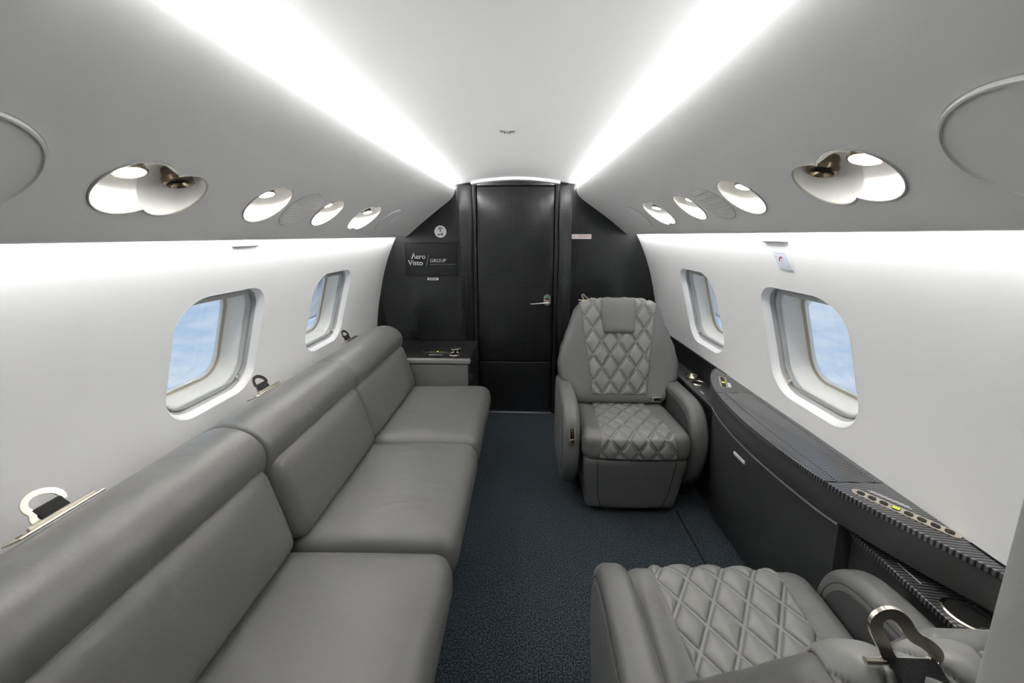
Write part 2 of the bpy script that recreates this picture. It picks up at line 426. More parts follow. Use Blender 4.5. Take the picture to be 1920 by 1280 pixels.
# ------------------------------------------------------------------ windows in the side walls
WIN_Y = (1.345, 2.15)
WT0, WT1 = wall_t(.775), wall_t(1.215)
WTC, WTH, WYH = (WT0 + WT1) / 2, (WT1 - WT0) / 2, .212
def win_outline(grow, rr, yc): return [(y, t) for y, t in rrect(WYH + grow, WTH + grow, rr, 8, yc, WTC)]
widx = 0
for s, side in ((-1, 'left'), (1, 'right')):
    holes = [win_outline(.0, .115, yc) for yc in WIN_Y]
    outer = [(YF, 0), (YE, 0), (YE, WALL.L), (YF, WALL.L)]
    ny, ntt = 44, 30
    # boundary points for curvature
    outer = [(YF, 0)] + [(YE, WALL.L * i / ntt) for i in range(ntt + 1)] + [(YF, WALL.L * i / ntt) for i in range(ntt, 0, -1)]
    grid = []
    for i in range(1, ny):
        for j in range(1, ntt):
            p = (YF + (YE - YF) * i / ny, WALL.L * j / ntt)
            if not any(inside(p, win_outline(.02, .12, yc)) for yc in WIN_Y): grid.append(p)
    v2, f2 = cdt(outer, holes, grid)
    tag(mk('wall_' + side, [wall_pt(s, t, y) for y, t in v2], f2, 'white', sharp=60), kind='structure')
    for yc in WIN_Y:
        widx += 1
        def loft(spec):
            V, Fc = [], []
            rings = [[wall_pt(s, t, y, d) for y, t in win_outline(g, rr, yc)] for g, rr, d in spec]
            n = len(rings[0])
            for rg in rings: V += rg
            for k in range(len(rings) - 1):
                for i in range(n): Fc.append((k * n + i, k * n + (i + 1) % n, (k + 1) * n + (i + 1) % n, (k + 1) * n + i))
            return V, Fc
        w = bpy.data.objects.new('window_%d' % widx, None); COL.objects.link(w); w.location = wall_pt(s, WTC, yc); tag(w, kind='structure')
        bez = mk('bezel', *loft([(.0005, .115, -.001), (-.003, .113, .002), (-.007, .110, .007), (-.010, .108, .013), (-.012, .107, .019), (-.013, .106, .026)]), 'white', w, sharp=70)
        mk('shade_channel', *loft([(-.013, .106, .026), (-.016, .104, .030), (-.018, .103, .046), (-.022, .101, .047), (-.023, .101, .040), (-.027, .099, .040), (-.028, .098, .058)]), 'seal', w, sharp=30)
        mk('reveal', *loft([(-.028, .098, .058), (-.033, .096, .061), (-.037, .094, .085), (-.047, .09, .112), (-.053, .088, .116)]), 'cream', w, sharp=40)
        mk('seal_ring', *loft([(-.053, .088, .116), (-.054, .087, .114), (-.056, .086, .116), (-.057, .085, .124)]), 'brown', w, sharp=30)
        mk('reveal_lip', *loft([(-.057, .085, .124), (-.060, .084, .122), (-.063, .083, .124), (-.064, .082, .134)]), 'cream', w, sharp=30)
        o2 = win_outline(-.063, .082, yc)
        pv = [wall_pt(s, t, y, .131) for y, t in o2] + [wall_pt(s, WTC, yc, .131)]
        mk('pane', pv, [(i, (i + 1) % len(o2), len(o2)) for i in range(len(o2))], 'pane', w, sharp=60)
        # parked shade across the top of the opening
        def top_t(y): 
            a_, b_, r_ = WYH - .017, WTH - .017, .104; u = abs(y - yc)
            return WTC + (b_ if u < a_ - r_ else b_ - r_ + math.sqrt(max(0, r_ * r_ - (u - a_ + r_) ** 2)))
        sy = [yc - .175 + .35 * i_ / 20 for i_ in range(21)]
        V_ = []
        for d_, t_off in ((.040, 0), (.040, 1), (.048, 1)):
            V_ += [wall_pt(s, (top_t(y) if not t_off else min(top_t(y), WTC + WTH - .050)), y, d_) for y in sy]
        mk('shade', V_, [(r_ * 21 + i_, r_ * 21 + i_ + 1, (r_ + 1) * 21 + i_ + 1, (r_ + 1) * 21 + i_) for r_ in range(2) for i_ in range(20)], 'seal', w)
        # shade pull knob at the lower rear corner
        kt, ky = WT0 + .050, yc + WYH - .058
        k0 = Vector(wall_pt(s, kt, ky, .044)); k1 = Vector(wall_pt(s, kt, ky, .022))
        kn = mk('shade_pull', *tube([k0, k0.lerp(k1, .5), k0.lerp(k1, .55), k1], [.006, .006, .011, .0115], 12), 'metal', w)
        mk('shade_rail', *tube([wall_pt(s, WT0 + .036, yc + u * .135, .042) for u in (-1, -.5, 0, .5, 1)], .003, 6), 'seal', w)

# front end of the cabin behind the camera
tag(mk('wall_front', *box(-1.13, 1.13, YF - .03, YF, 0, 1.83), 'white', smooth=False), kind='structure')

# ------------------------------------------------------------------ overhead panels with pockets
PODS = [('big', .838 - .038, None), ]
def pod_circles(kind, y, s):
    if kind == 'double': return [(.336, y - .044, .0745), (.345, y + .047, .0650)]
    if kind == 'light': return [(.338, y, .0765)]
    if kind == 'light2': return [(.344, y, .0735)]
    if kind == 'small': return [(.352, y - .040, .076), (.350, y + .030, .079)]
def union_outline(cs, n=40):
    if len(cs) == 1: return circle(cs[0][2], n, cs[0][0], cs[0][1])
    (s0, y0, r0), (s1, y1, r1) = cs
    dx, dy = s1 - s0, y1 - y0; d = math.hypot(dx, dy); a = (r0 * r0 - r1 * r1 + d * d) / (2 * d); h = math.sqrt(r0 * r0 - a * a)
    th = math.atan2(dy, dx); al = math.acos(a / r0); be = math.acos((d - a) / r1)
    p = [(s0 + r0 * math.cos(th + al + (2 * PI - 2 * al) * i / n), y0 + r0 * math.sin(th + al + (2 * PI - 2 * al) * i / n)) for i in range(n)]
    th2 = th + PI
    p += [(s1 + r1 * math.cos(th2 + be + (2 * PI - 2 * be) * i / n), y1 + r1 * math.sin(th2 + be + (2 * PI - 2 * be) * i / n)) for i in range(n)]
    return p
layout = [('double', .800, 'nearest'), ('light', 1.148, 'first'), ('light2', 1.505, 'second'), ('small', 1.862, 'rear')]
sidew = {-1: 'left', 1: 'right'}
SOFA = {-1: 'above the divan', 1: 'above the armchairs'}
for s in (-1, 1):
    yo = -.005 if s < 0 else .005
    outs = [(k, y + yo, nm, pod_circles(k, y + yo, s)) for k, y, nm in layout]
    holes = [union_outline(c) for _, _, _, c in outs]
    q0, q1 = -S0, PSU.L - S0
    nq, ny = 48, 60
    outer = [(q0, YF), ] + [(q0 + (q1 - q0) * i / nq, YE) for i in range(nq + 1)] + [(q0 + (q1 - q0) * i / nq, YF) for i in range(nq, 0, -1)]
    grid = []
    for i in range(1, nq):
        for j in range(1, ny):
            p = (q0 + (q1 - q0) * i / nq, YF + (YE - YF) * j / ny)
            if not any((p[0] - c[0]) ** 2 + (p[1] - c[1]) ** 2 < (c[2] + .008) ** 2 for _, _, _, cs in outs for c in cs): grid.append(p)
    v2, f2 = cdt(outer, holes, grid)
    ov = mk('trim_%d' % (1 if s < 0 else 2), [psu_pt(s, q, y) for q, y in v2], f2, 'psu', sharp=60); tag(ov, kind='structure')
    # light trough above the panel and light shelf behind its lower lip
    z_ = .002 * s
    prof = [(.452, 1.741), (.458, 1.730), (.47, 1.720), (.60, 1.71), (.618, 1.72), (.618, 1.765)]
    V = [(s * x, y, z + z_) for y in (YF, YE) for x, z in prof]; n = len(prof)
    mk('light_trough', V, [(i, i + 1, n + i + 1, n + i) for i in range(n - 1)], 'ceil', ov)
    z_ = .011 * s
    prof = [(.838, 1.418), (.826, 1.43), (.80, 1.435), (.80, 1.52), (.86, 1.54)]
    V = [(s * x, y, z + z_) for y in (YF, YE) for x, z in prof]; n = len(prof)
    mk('light_shelf', V, [(i, i + 1, n + i + 1, n + i) for i in range(n - 1)], 'ceil', ov)
    # LED strips
    def strip(name, a, b, m_, lab):
        z_ = s * (.002 if 'cove' in name else .011)
        V = [(s * x, y, z + z_) for y in (.22, D - .012) for x, z in (a, b)]
        o = mk(name, V, [(0, 1, 3, 2)], m_, smooth=False)
        tag(o, lab, 'light strip', 'cabin light strips')
    strip('cove_light_strip', (.490, 1.723), (.510, 1.751), 'cove_led', 'long white cove light strip along the ceiling edge ' + SOFA[s])
    strip('wash_light_strip', (.836, 1.446), (.808, 1.444), 'wash_led', 'long white light strip washing the upper %s side wall' % sidew[s])
    # pods
    for k, y, nm, cs in outs:
        outl = union_outline(cs)
        cq = sum(c[0] for c in cs) / len(cs)
        lab = {'double': 'twin reading light and air vent pod nearest the camera ' , 'light': 'single round reading light pod before the round speaker grille ',
               'light2': 'single round reading light pod behind the round speaker grille ', 'small': 'small twin light and vent pod near the rear bulkhead '}[k] + SOFA[s]
        t = thing('reading_light_pod', psu_pt(s, cq, y), lab, 'reading light', 'overhead pods')
        grid = []
        step = .0045
        for i in range(-40, 41):
            for j in range(-60, 61):
                p = (cq + i * step, y + j * step)
                m_ = max((1 - math.hypot(p[0] - c[0], p[1] - c[1]) / c[2]) for c in cs)
                if m_ > .03: grid.append(p)
        def depth(p):
            best = 0
            for ci, c in enumerate(cs):
                q = (p[0] - c[0]) / c[2]; w_ = (p[1] - c[1]) / c[2]; rr = min(1, math.hypot(q, w_))
                best = max(best, (.062 if ci == 0 or k != 'double' else .055) * (1 - rr ** 3.2) ** .6 * (1 - .25 * q))
            return best
        v2, f2 = cdt(outl, [], grid)
        nb = len(outl)
        mk('housing', [psu_pt(s, q, w_, depth((q, w_)) if i >= nb else 0.0) for i, (q, w_) in enumerate(v2)], f2, 'bowl', t, sharp=75)
        rim = [psu_pt(s, q, w_, -.0008) for q, w_ in outl]
        mk('rim', *tube(rim, .0022, 6, closed=True), 'seal' if k != 'small' else 'psu', t)
        for ci, c in enumerate(cs):
            lit = (ci == 0) if k == 'double' else (k != 'small' or ci == 1)
            R = .0265 if k in ('double',) else .0225
            pos = Vector(psu_pt(s, c[0] - .014, c[1] + .004 + ((-.008, .014)[ci] if len(cs) == 2 else 0), .026))
            ax = Vector((-s * .34, -.10, -1)).normalized()
            ex = Vector((0, 1, 0)); ex = (ex - ax * ex.dot(ax)).normalized(); ey = ax.cross(ex)
            T = frame_T(pos, ex, ey, ax)
            if lit:
                hd = mk('lamp_head', *lathe([(.006, -.040), (R * .8, -.034), (R * .86, -.018), (R * 1.0, -.004), (R * 1.06, 0), (R * 1.02, .003), (R * .9, .003), (R * .88, -.001)], 24, T), 'dmetal', t)
                mk('lens', *lathe([(R * .89, 0.0), (R * .6, .002), (.0006, .003)], 24, T), 'lens', hd)
            else:
                hd = mk('air_nozzle', *lathe([(.006, -.036), (R * .9, -.030), (R * .95, -.012), (R * 1.08, -.010), (R * 1.08, .002), (R * .86, .004), (R * .72, -.002), (R * .66, -.012)], 24, T), 'dmetal', t)
                mk('core', *lathe([(R * .68, -.010), (R * .4, -.012), (R * .38, -.004), (.0006, -.004)], 20, T), 'gap', hd)
    # covers and speaker discs
    def disc(name, q, y, r, m_, lab, cat, ribs=False, h=.004):
        n = 48; o_ = []
        V, Fc = [], []
        rings = [(1.02, .0015), (1.0, -.0002), (.998, -h * .6), (.985, -h), (.955, -h * 1.0), (.945, -h * .55)] + [(f, -h * .55) for f in (.8, .6, .4, .2)]
        if ribs:
            rows = [-.975 + 1.95 * i / 110 for i in range(111)]; v2, f2 = [], []; m2 = 25
            for i, a in enumerate(rows):
                hw = r * math.sqrt(1 - a * a)
                for j in range(m2): v2.append((q + a * r, y + hw * (2 * j / (m2 - 1) - 1)))
            f2 = [(i * m2 + j, i * m2 + j + 1, (i + 1) * m2 + j + 1, (i + 1) * m2 + j) for i in range(110) for j in range(m2 - 1)]
            def hh(p):
                i = int(round(((p[0] - q) / r + .975) / 1.95 * 110))
                return -.0006 - (.0022 if i % 5 < 3 else 0)
            o_ = tag(mk(name, [psu_pt(s, *p, hh(p)) for p in v2], f2, m_, None, sharp=30), lab, cat)
            mk('shadow_gap', *tube([psu_pt(s, q + r * 1.006 * math.cos(2 * PI * i / n), y + r * 1.006 * math.sin(2 * PI * i / n), .0002) for i in range(n)], .0014, 6, closed=True), 'seal', o_)
            return o_
        for f, dd in rings:
            for i in range(n):
                a = 2 * PI * i / n; V.append(psu_pt(s, q + r * f * math.cos(a), y + r * f * math.sin(a), dd))
        V.append(psu_pt(s, q, y, -h * .55))
        for k_ in range(len(rings) - 1):
            for i in range(n): Fc.append((k_ * n + i, k_ * n + (i + 1) % n, (k_ + 1) * n + (i + 1) % n, (k_ + 1) * n + i))
        b = (len(rings) - 1) * n
        Fc += [(b + i, b + (i + 1) % n, len(V) - 1) for i in range(n)]
        o_ = tag(mk(name, V, Fc, m_, None, sharp=50), lab, cat)
        mk('shadow_gap', *tube([psu_pt(s, q + r * 1.008 * math.cos(2 * PI * i / n), y + r * 1.008 * math.sin(2 * PI * i / n), .0002) for i in range(n)], .0016, 6, closed=True), 'seal', o_)
        return o_
    disc('oxygen_mask_cover', .342, .488 + yo * .6, .112, 'psu', 'large round grey oxygen mask cover at the photo edge ' + SOFA[s], 'cover', h=.007)
    disc('speaker_grille', .346, 1.325 + yo, .080, 'grille', 'round ribbed speaker grille between reading lights ' + SOFA[s], 'speaker', ribs=True)
    disc('access_cover', .347, 2.175 + yo, .088, 'psu', 'plain round cover next to the rear bulkhead ' + SOFA[s], 'cover')

# ------------------------------------------------------------------ rear bulkhead and door
XJ = .322
def bulk_y(x, z):
    a = abs(x)
    u = max(0, min(1, (a - XJ - .008) / .085)); y = D + .012 - .05 * u * u * (3 - 2 * u)
    xc = .875 - .15 * max(0, 1.43 - z)
    t = a - xc
    y += .45 * (math.sqrt(t * t + .0009) + t) / 2
    # soft horizontal roll toward the top
    return y
wr = bpy.data.objects.new('wall_rear', None); COL.objects.link(wr); wr.location = (0, D, 0); tag(wr, kind='structure')
for s in (-1, 1):
    xs = [XJ + (1.15 - XJ) * (i / 44) for i in range(45)]; zs = [1.84 * j / 30 for j in range(31)]
    V = [(s * x, bulk_y(x, z), z) for z in zs for x in xs]; n = len(xs)
    Fc = [(j * n + i, j * n + i + 1, (j + 1) * n + i + 1, (j + 1) * n + i) for j in range(30) for i in range(n - 1)]
    # edge return into the door recess
    k = len(V); V += [(s * XJ, bulk_y(XJ, z), z) for z in (0, 1.84)] + [(s * XJ, D + .06, z) for z in (0, 1.84)]
    Fc.append((k, k + 1, k + 3, k + 2))
    mk('side_panel', V, Fc, 'bulk', wr, sharp=50)
    jx0, jx1 = sorted((s * .292, s * .317))
    mk('door_jamb', *rbox(((jx0 + jx1) / 2, D + .006, .915), (.0125, .016, .915), .006, (2, 2, 2)), 'black', wr)
mk('bulkhead_backing', *box(-1.15, 1.15, D + .085, D + .095, 0, 1.84), 'gap', wr, smooth=False)
arc = [(x, 1.820 - .29 * x * x - .001) for x in [i * .02 for i in range(-16, 17)]]
V = [(x, y, z + dz) for x, z in arc for y, dz in ((D - .05, .002), (D - .052, -.017), (D + .03, -.02))]
mk('arch_trim', V, [(i * 3 + a, i * 3 + a + 1, i * 3 + a + 4, i * 3 + a + 3) for i in range(len(arc) - 1) for a in (0, 1)], 'white', wr)
dr = bpy.data.objects.new('door_1', None); COL.objects.link(dr); dr.location = (0, D + .012, 0); tag(dr, kind='structure')
def door_fn(x, y, z): return (x, y - .010 * (1 - (x / .288) ** 2), z)
mk('upper_panel', *rbox((0, D + .02, 1.0965), (.288, .012, .6655), .006, (16, 2, 8), door_fn), 'bulk', dr)
mk('lower_panel', *rbox((0, D + .02, .217), (.288, .012, .210), .006, (16, 2, 4), door_fn), 'bulk', dr)
mk('top_panel', *rbox((0, D + .020, 1.797), (.288, .012, .032), .006, (16, 2, 2), door_fn), 'bulk', dr)
mk('sill_strip', *rbox((0.0, D - .005, .004), (.29, .007, .004), .002, (1, 1, 1)), 'silver', dr)
# lever handle
hx, hz, hy = .243, .925, D - .002
T = frame_T((hx, hy, hz), (1, 0, 0), (0, 0, 1), (0, -1, 0))
pl = mk('handle_plate', *flat_poly(rrect(.0265, .044, .0262, 8), T, .008), 'chrome', dr)
mk('lock_flag', *flat_poly(rrect(.013, .006, .004, 4, 0, .026), T @ Matrix.Translation((0, 0, .008)), .001), 'green', pl)
mk('lock_slot', *flat_poly(rrect(.016, .010, .006, 4, 0, .006), T @ Matrix.Translation((0, 0, .008)), .001), 'dmetal', pl)
lv = mk('lever', *join(tube([(hx, hy - .008, hz - .018), (hx, hy - .045, hz - .018)], .012, 14), tube([(hx + .012, hy - .043, hz - .017), (hx - .02, hy - .045, hz - .018), (hx - .09, hy - .046, hz - .024), (hx - .122, hy - .044, hz - .027), (hx - .128, hy - .036, hz - .026)], [.008, .0075, .0065, .0065, .006], 10)), 'chrome', dr)

# ------------------------------------------------------------------ signs and screen on the bulkhead
TB = lambda x, z, y: frame_T((x, y, z), (1, 0, 0), (0, 0, 1), (0, -1, 0))
ysc = D - .040
scr = thing('video_screen', (-.622, ysc, 1.11), 'black video screen with pale company lettering on the bulkhead', 'screen')
mk('screen_body', *rbox((-.622, ysc - .004, 1.2325), (.200, .010, .1225), .003, (1, 1, 1)), 'black', scr)
g = mk('screen_glass', *flat_poly(rrect(.196, .1185, .003, 3), TB(-.622, 1.2325, ysc - .0145), .0006), 'glass_dark', scr)
yt = ysc - .0154
sx = .404 / 1570.0       # zoom pixels to metres
def SP(px, py): return (-.824 + (px - 35) * sx, 1.356 - (py - 75) * (.2465 / 975))
x_, z_ = SP(355, 545); lg = .053
mk('lettering', *join(text_mesh('ero', lg, TB(x_, z_, yt), bold=.0006), text_mesh('Visto', lg, TB(SP(135, 730)[0], SP(135, 730)[1], yt), bold=.0006),
   flat_poly([(0, 0), (.0075, 0), (.017, .031), (.0265, 0), (.034, 0), (.0205, .041), (.0135, .041)], TB(SP(232, 545)[0], z_, yt), .0003)), 'grey_print', g, smooth=False)
mk('group_lettering', *text_mesh('GROUP', .0365, TB(SP(765, 640)[0], SP(765, 640)[1], yt)), 'grey_print', g, smooth=False)
mk('tagline', *join(text_mesh('Beyond corporate experience.', .0155, TB(SP(768, 718)[0], SP(768, 718)[1], yt)),
   flat_poly([(0, 0), (.0035, 0), (.0225, .086), (.019, .086)], TB(SP(658, 750)[0], SP(658, 750)[1], yt), .0003)), 'dim_print', g, smooth=False)
wf = thing('wifi_sign', (-.553, ysc + .004, 1.394), 'round white wifi sticker on the dark bulkhead above the screen', 'sign')
mk('disc', *flat_poly(circle(.044, 40), TB(-.553, 1.437, ysc + .003), .002), 'label', wf)
yw = ysc + .0008
def arcband(r0, r1, a0, a1, n=14): 
    return [(r1 * math.cos(math.radians(a0 + (a1 - a0) * i / n)), r1 * math.sin(math.radians(a0 + (a1 - a0) * i / n))) for i in range(n + 1)] + [(r0 * math.cos(math.radians(a1 + (a0 - a1) * i / n)), r0 * math.sin(math.radians(a1 + (a0 - a1) * i / n))) for i in range(n + 1)]
parts = [flat_poly(arcband(r, r + .0042, 48, 132), TB(-.553, 1.4395, yw), .0003) for r in (.0085, .0165, .0245)]
parts.append(flat_poly(circle(.0048, 16), TB(-.553, 1.4405, yw), .0003))
parts.append(text_mesh('wifi', .033, TB(-.5535, 1.4065, yw), 'CENTER', .0005))
mk('lettering', *join(*parts), 'ink', wf, smooth=False)
ns = thing('no_smoking_sign', (.485, ysc + .004, 1.385), 'small white no smoking placard on the dark bulkhead', 'sign')
mk('plate', *flat_poly(rrect(.071, .0165, .002, 2), TB(.485, 1.401, ysc + .003), .002), 'label', ns)
mk('lettering', *text_mesh('NO SMOKING', .0215, TB(.485, 1.3935, ysc + .0008), 'CENTER'), 'red', ns, smooth=False)
lb = thing('equipment_label', (-.622, ysc + .004, 1.078), 'tiny white printed strip label below the screen', 'label')
mk('plate', *flat_poly(rrect(.041, .0085, .001, 2), TB(-.622, 1.086, ysc + .003), .0015), 'label', lb)
mk('print', *join(*[flat_poly(rrect(.0022, .0045, .0005, 1, -.03 + i * .006, 0), TB(-.622, 1.086, ysc + .0014), .0002) for i in range(11)]), 'ink', lb, smooth=False)

# ------------------------------------------------------------------ small things on ceiling and side walls
sd = thing('ceiling_latch', (-.002, 1.63, 1.815), 'small grey latch plate in the middle of the ceiling', 'latch')
mk('plate', *rbox((-.002, 1.63, 1.820), (.030, .014, .003), .002, (1, 1, 1)), 'latch_grey', sd)
mk('catch', *rbox((-.002, 1.63, 1.8165), (.010, .011, .003), .002, (1, 1, 1)), 'latch_grey', sd)
mk('slot', *join(*[box(-.002 + a - .0018, -.002 + a + .0018, 1.622, 1.638, 1.8128, 1.8145) for a in (-.011, .011)]), 'ink', sd, smooth=False)
for s, yc, z in ((-1, 1.325, 1.383), (1, 1.322, 1.399)):
    t0 = wall_t(z - .006 * s); c = Vector(wall_pt(s, t0, yc, -.002)); tn = WALL.tan(t0)
    T = frame_T(c, (0, 1, 0), (s * tn[0], 0, tn[1]), Vector((0, 1, 0)).cross(Vector((s * tn[0], 0, tn[1]))))
    v, f = rbox((0, 0, 0), (.066, .0105, .007), .0065, (2, 2, 2))
    v = [tuple(T @ Vector(p)) for p in v]
    tag(mk('wall_bar', v, f, 'white'), 'slim white rounded bar under the overhead panel on the %s wall' % sidew[s], 'bar', 'wall bars')
tw = wall_t(1.32); tn = WALL.tan(tw)
T = frame_T(wall_pt(1, tw, 1.325, -.0005), (0, -1, 0), (tn[0], 0, tn[1]), Vector((0, -1, 0)).cross(Vector((tn[0], 0, tn[1]))))
pc = thing('instruction_placard', wall_pt(1, tw - .03, 1.325), 'pale placard with red curved arrow above the right window', 'placard')
mk('plate', *flat_poly(rrect(.034, .037, .002, 2), T, .0015), 'plac', pc)
T2 = T @ Matrix.Translation((0, 0, .0015))
mk('arrow', *join(flat_poly(arcband(.012, .0165, 100, 190, 10), T2, .0003), flat_poly([(.002, .020), (-.006, .011), (.006, .009)], T2, .0003)), 'red', pc, smooth=False)
for a, b, x, y in ((.020, .0018, 0, .029), (.026, .0018, .006, -.032), (.008, .0016, .018, -.021), (.005, .0016, -.022, .018)): mk('print_line', *flat_poly(rrect(a, b, .0005, 1, x, y), T2, .0003), 'seal', pc, smooth=False)
mk('diagram', *join(flat_poly(arcband(.006, .0068, 0, 359, 20), T2, .0003)), 'seal', pc, smooth=False)

# ------------------------------------------------------------------ divan along the left wall
dv = thing('divan', (-.62, 1.37, 0), 'long three-seat grey leather divan along the left wall', 'sofa')
SEC = [(.36, 1.05), (1.05, 1.675), (1.675, 2.375)]
bol = [(-.775, .60), (-.750, .655), (-.718, .705), (-.706, .748), (-.716, .790), (-.752, .826), (-.805, .845), (-.86, .842), (-.92, .812), (-1.0, .765), (-1.115, .69), (-1.115, .56), (-.9, .54), (-.80, .55)]
bol = smooth_closed(bol, 2)
for i, (y0, y1) in enumerate(SEC):
    yc, hl = (y0 + y1) / 2, (y1 - y0) / 2
    def seat_fn(x, y, z, hl=hl):
        u, w_ = x / .277, y / hl
        top = max(0, z / .085)
        z2 = z + top * (.012 * (1 - u * u) * (1 - w_ ** 4) - .012 * (1 - u) / 2) + top * .0025 * math.sin(9 * x + 7 * y) * (1 - w_ ** 2)
        x2 = x + (.012 * math.cos(z / .085 * PI / 2) if x > .227 else 0)
        return (x2, y, z2)
    mk('seat_cushion', *rbox((-.432, yc, .372 - (.007 if i == 0 else 0)), (.277, hl - .0025, .085), .055, (14, 18, 6), seat_fn), 'leather', dv)
    ca, sa = math.cos(.27), math.sin(.27)
    def back_fn(x, y, z, hl=hl, ca=ca, sa=sa):
        w_ = y / hl; f = max(0, x / .055)
        x2 = x + f * (.016 * (1 - w_ ** 4) * (1 - (z / .16) ** 2))
        return (x2 * ca - z * sa, y, x2 * sa + z * ca)
    mk('back_cushion', *rbox((-.730 + (.010 if i == 1 else 0), yc, .570), (.062, hl - .003, .150), .045, (6, 16, 10), back_fn), 'leather', dv)
    mk('bolster', *prism(bol, y0 + .002, y1 - .002 if i < 2 else y1 + .01, .014 if i < 2 else .03, lambda u, v, a: (u, a, v), 5), 'leather', dv)
mk('base', *rbox((-.62, 1.37, .155), (.40, 1.0, .135), .02, (2, 2, 2)), 'dleather', dv)
mk('plinth', *box(-.98, -.24, .38, 2.36, 0.0, .03), 'black', dv, smooth=False)
mk('release_latch', *tube([(-.172, 1.43, .285), (-.162, 1.432, .30), (-.160, 1.43, .345), (-.172, 1.43, .36)], .006, 8), 'metal', dv)

# belt fittings on the back slope of the bolsters
def belt(parent, T, L_=.16, name='belt_fitting', face='leather'):
    """local x along the plate, y across, z up off the surface"""
    def mp(vf): return [tuple(T @ Vector(p)) for p in vf[0]], vf[1]
    b = mk(name, *mp(rbox((0, 0, .003), (L_ / 2, .026, .003), .0028, (2, 2, 1))), 'metal', parent)
    mk('slot', *mp(rbox((.01, 0, .008), (.045, .006, .004), .003, (1, 1, 1))), 'black', b)
    mk('edge_bar', *mp(tube([(-.058, -.016, .009), (.062, -.016, .009)], .0055, 10)), 'metal', b)
    mk('screw', *mp(lathe([(.0055, 0.006), (.005, .0075), (.0006, .0075)], 14, Matrix.Translation((-L_ / 2 + .016, 0, 0)))), 'dmetal', b)
    mk('strap', *mp(rbox((.0, 0, .022), (.026, .0035, .018), .003, (3, 1, 3), lambda x, y, z: (x - z * .25, y + .0, z))), 'web', b)
    # open hook
    pts = [(.024, 0, .030), (.026, 0, .042), (.018, 0, .056), (.0, 0, .068), (-.020, 0, .070), (-.034, 0, .060), (-.036, 0, .046), (-.030, 0, .034), (-.036, 0, .018), (-.030, 0, .010)]
    pts = smooth_open(pts, 2)
    V, Fc = [], []
    for i, p in enumerate(pts):
        a = Vector(pts[max(0, i - 1)]); c_ = Vector(pts[min(len(pts) - 1, i + 1)]); t_ = (c_ - a).normalized(); nn = Vector((t_[2], 0, -t_[0]))
        for du, dw in ((-.006, -.0022), (-.006, .0022), (.006, .0022), (.006, -.0022)): V.append(tuple(Vector(p) + nn * du + Vector((0, dw, 0))))
    for i in range(len(pts) - 1):
        for k in range(4): Fc.append((i * 4 + k, i * 4 + (k + 1) % 4, (i + 1) * 4 + (k + 1) % 4, (i + 1) * 4 + k))
    Fc += [(0, 1, 2, 3), tuple(len(V) - 4 + k for k in range(4))]
    mk('hook', *mp((V, Fc)), 'metal', b, sharp=50)
    return b
sl = Vector((.115, 0, .052)).normalized()
for yb in (.715, 1.405, 2.135):
    belt(dv, frame_T((-.950, yb, .802), (0, 1, 0), sl * -1, Vector((0, 1, 0)).cross(sl * -1)))

# ------------------------------------------------------------------ cabinet between divan and bulkhead
cb = thing('side_cabinet', (-.64, 2.62, 0), 'grey leather cabinet with black top behind the divan', 'cabinet')
mk('body', *rbox((-.645, 2.62, .295), (.345, .215, .275), .008, (2, 2, 2)), 'leather', cb)
mk('plinth', *box(-.96, -.31, 2.43, 2.83, 0, .03), 'black', cb, smooth=False)
mk('top_lip', *rbox((-.635, 2.415, .593), (.352, .018, .017), .010, (2, 2, 2)), 'quilt', cb)
mk('top', *rbox((-.635, 2.635, .602), (.352, .215, .010), .005, (1, 1, 1)), 'black', cb)
mk('end_panel', *rbox((-.296, 2.62, .30), (.008, .205, .27), .004, (1, 1, 1)), 'black', cb)
hg = mk('latch', *rbox((-.283, 2.44, .46), (.006, .016, .035), .003, (1, 1, 1)), 'black', cb)
for _z0, _z1 in ((.475, .492), (.435, .442)): mk('latch_pin', *tube([(-.276, 2.432, _z0), (-.276, 2.432, _z1)], .003, 8), 'chrome', hg)
TZ = lambda x, y, z, a=0: Matrix.Translation((x, y, z)) @ Matrix.Rotation(a, 4, 'Z')
def switch_plate(parent, T, L_, Wd, nbtn, lit, long_btn=True):
    p = mk('switch_plate', *flat_poly(rrect(L_ / 2, Wd / 2, Wd * .42, 6), T, .004), 'metal', parent)
    pitch_ = (L_ - Wd * .5) / nbtn
    for i in range(nbtn):
        x = (i - (nbtn - 1) / 2) * pitch_
        mk('button', *flat_poly(rrect(pitch_ * .36, Wd * .27, Wd * .22, 4), T @ Matrix.Translation((x, 0, .004)), .0015), 'button', p)
    for i in range(3):
        x = (lit - (nbtn - 1) / 2) * pitch_ + (i - 1) * pitch_ * .2
        mk('led_bar', *flat_poly(rrect(pitch_ * .07, Wd * .18, .0005, 1), T @ Matrix.Translation((x, 0, .0055)), .0008), 'led_green', p)
    return p
switch_plate(cb, TZ(-.54, 2.545, .612), .185, .030, 8, 4)
mk('print_strip', *flat_poly(rrect(.045, .005, .001, 2), TZ(-.53, 2.485, .612), .0006), 'grey_print', cb)
def cup_ring(parent, x, y, z, r, mname='cup_holder'):
    T = TZ(x, y, z)
    b = mk(mname, *lathe([(r * .86, -.001), (r * .88, .004), (r * .94, .006), (r * 1.02, .004), (r * 1.05, 0)], 40, T), 'metal', parent)
    mk('well', *lathe([(r * .87, .0006), (r * .85, .0012), (.001, .0012)], 32, T), 'gap', b)
    return b
cup_ring(cb, -.405, 2.50, .612, .038)
cl_ = mk('cup_lid', *lathe([(.001, 0), (.028, 0), (.030, .004), (.034, .020), (.036, .026), (.034, .028), (.001, .029)], 28, TZ(-.405, 2.56, .612)), 'metal', cb)

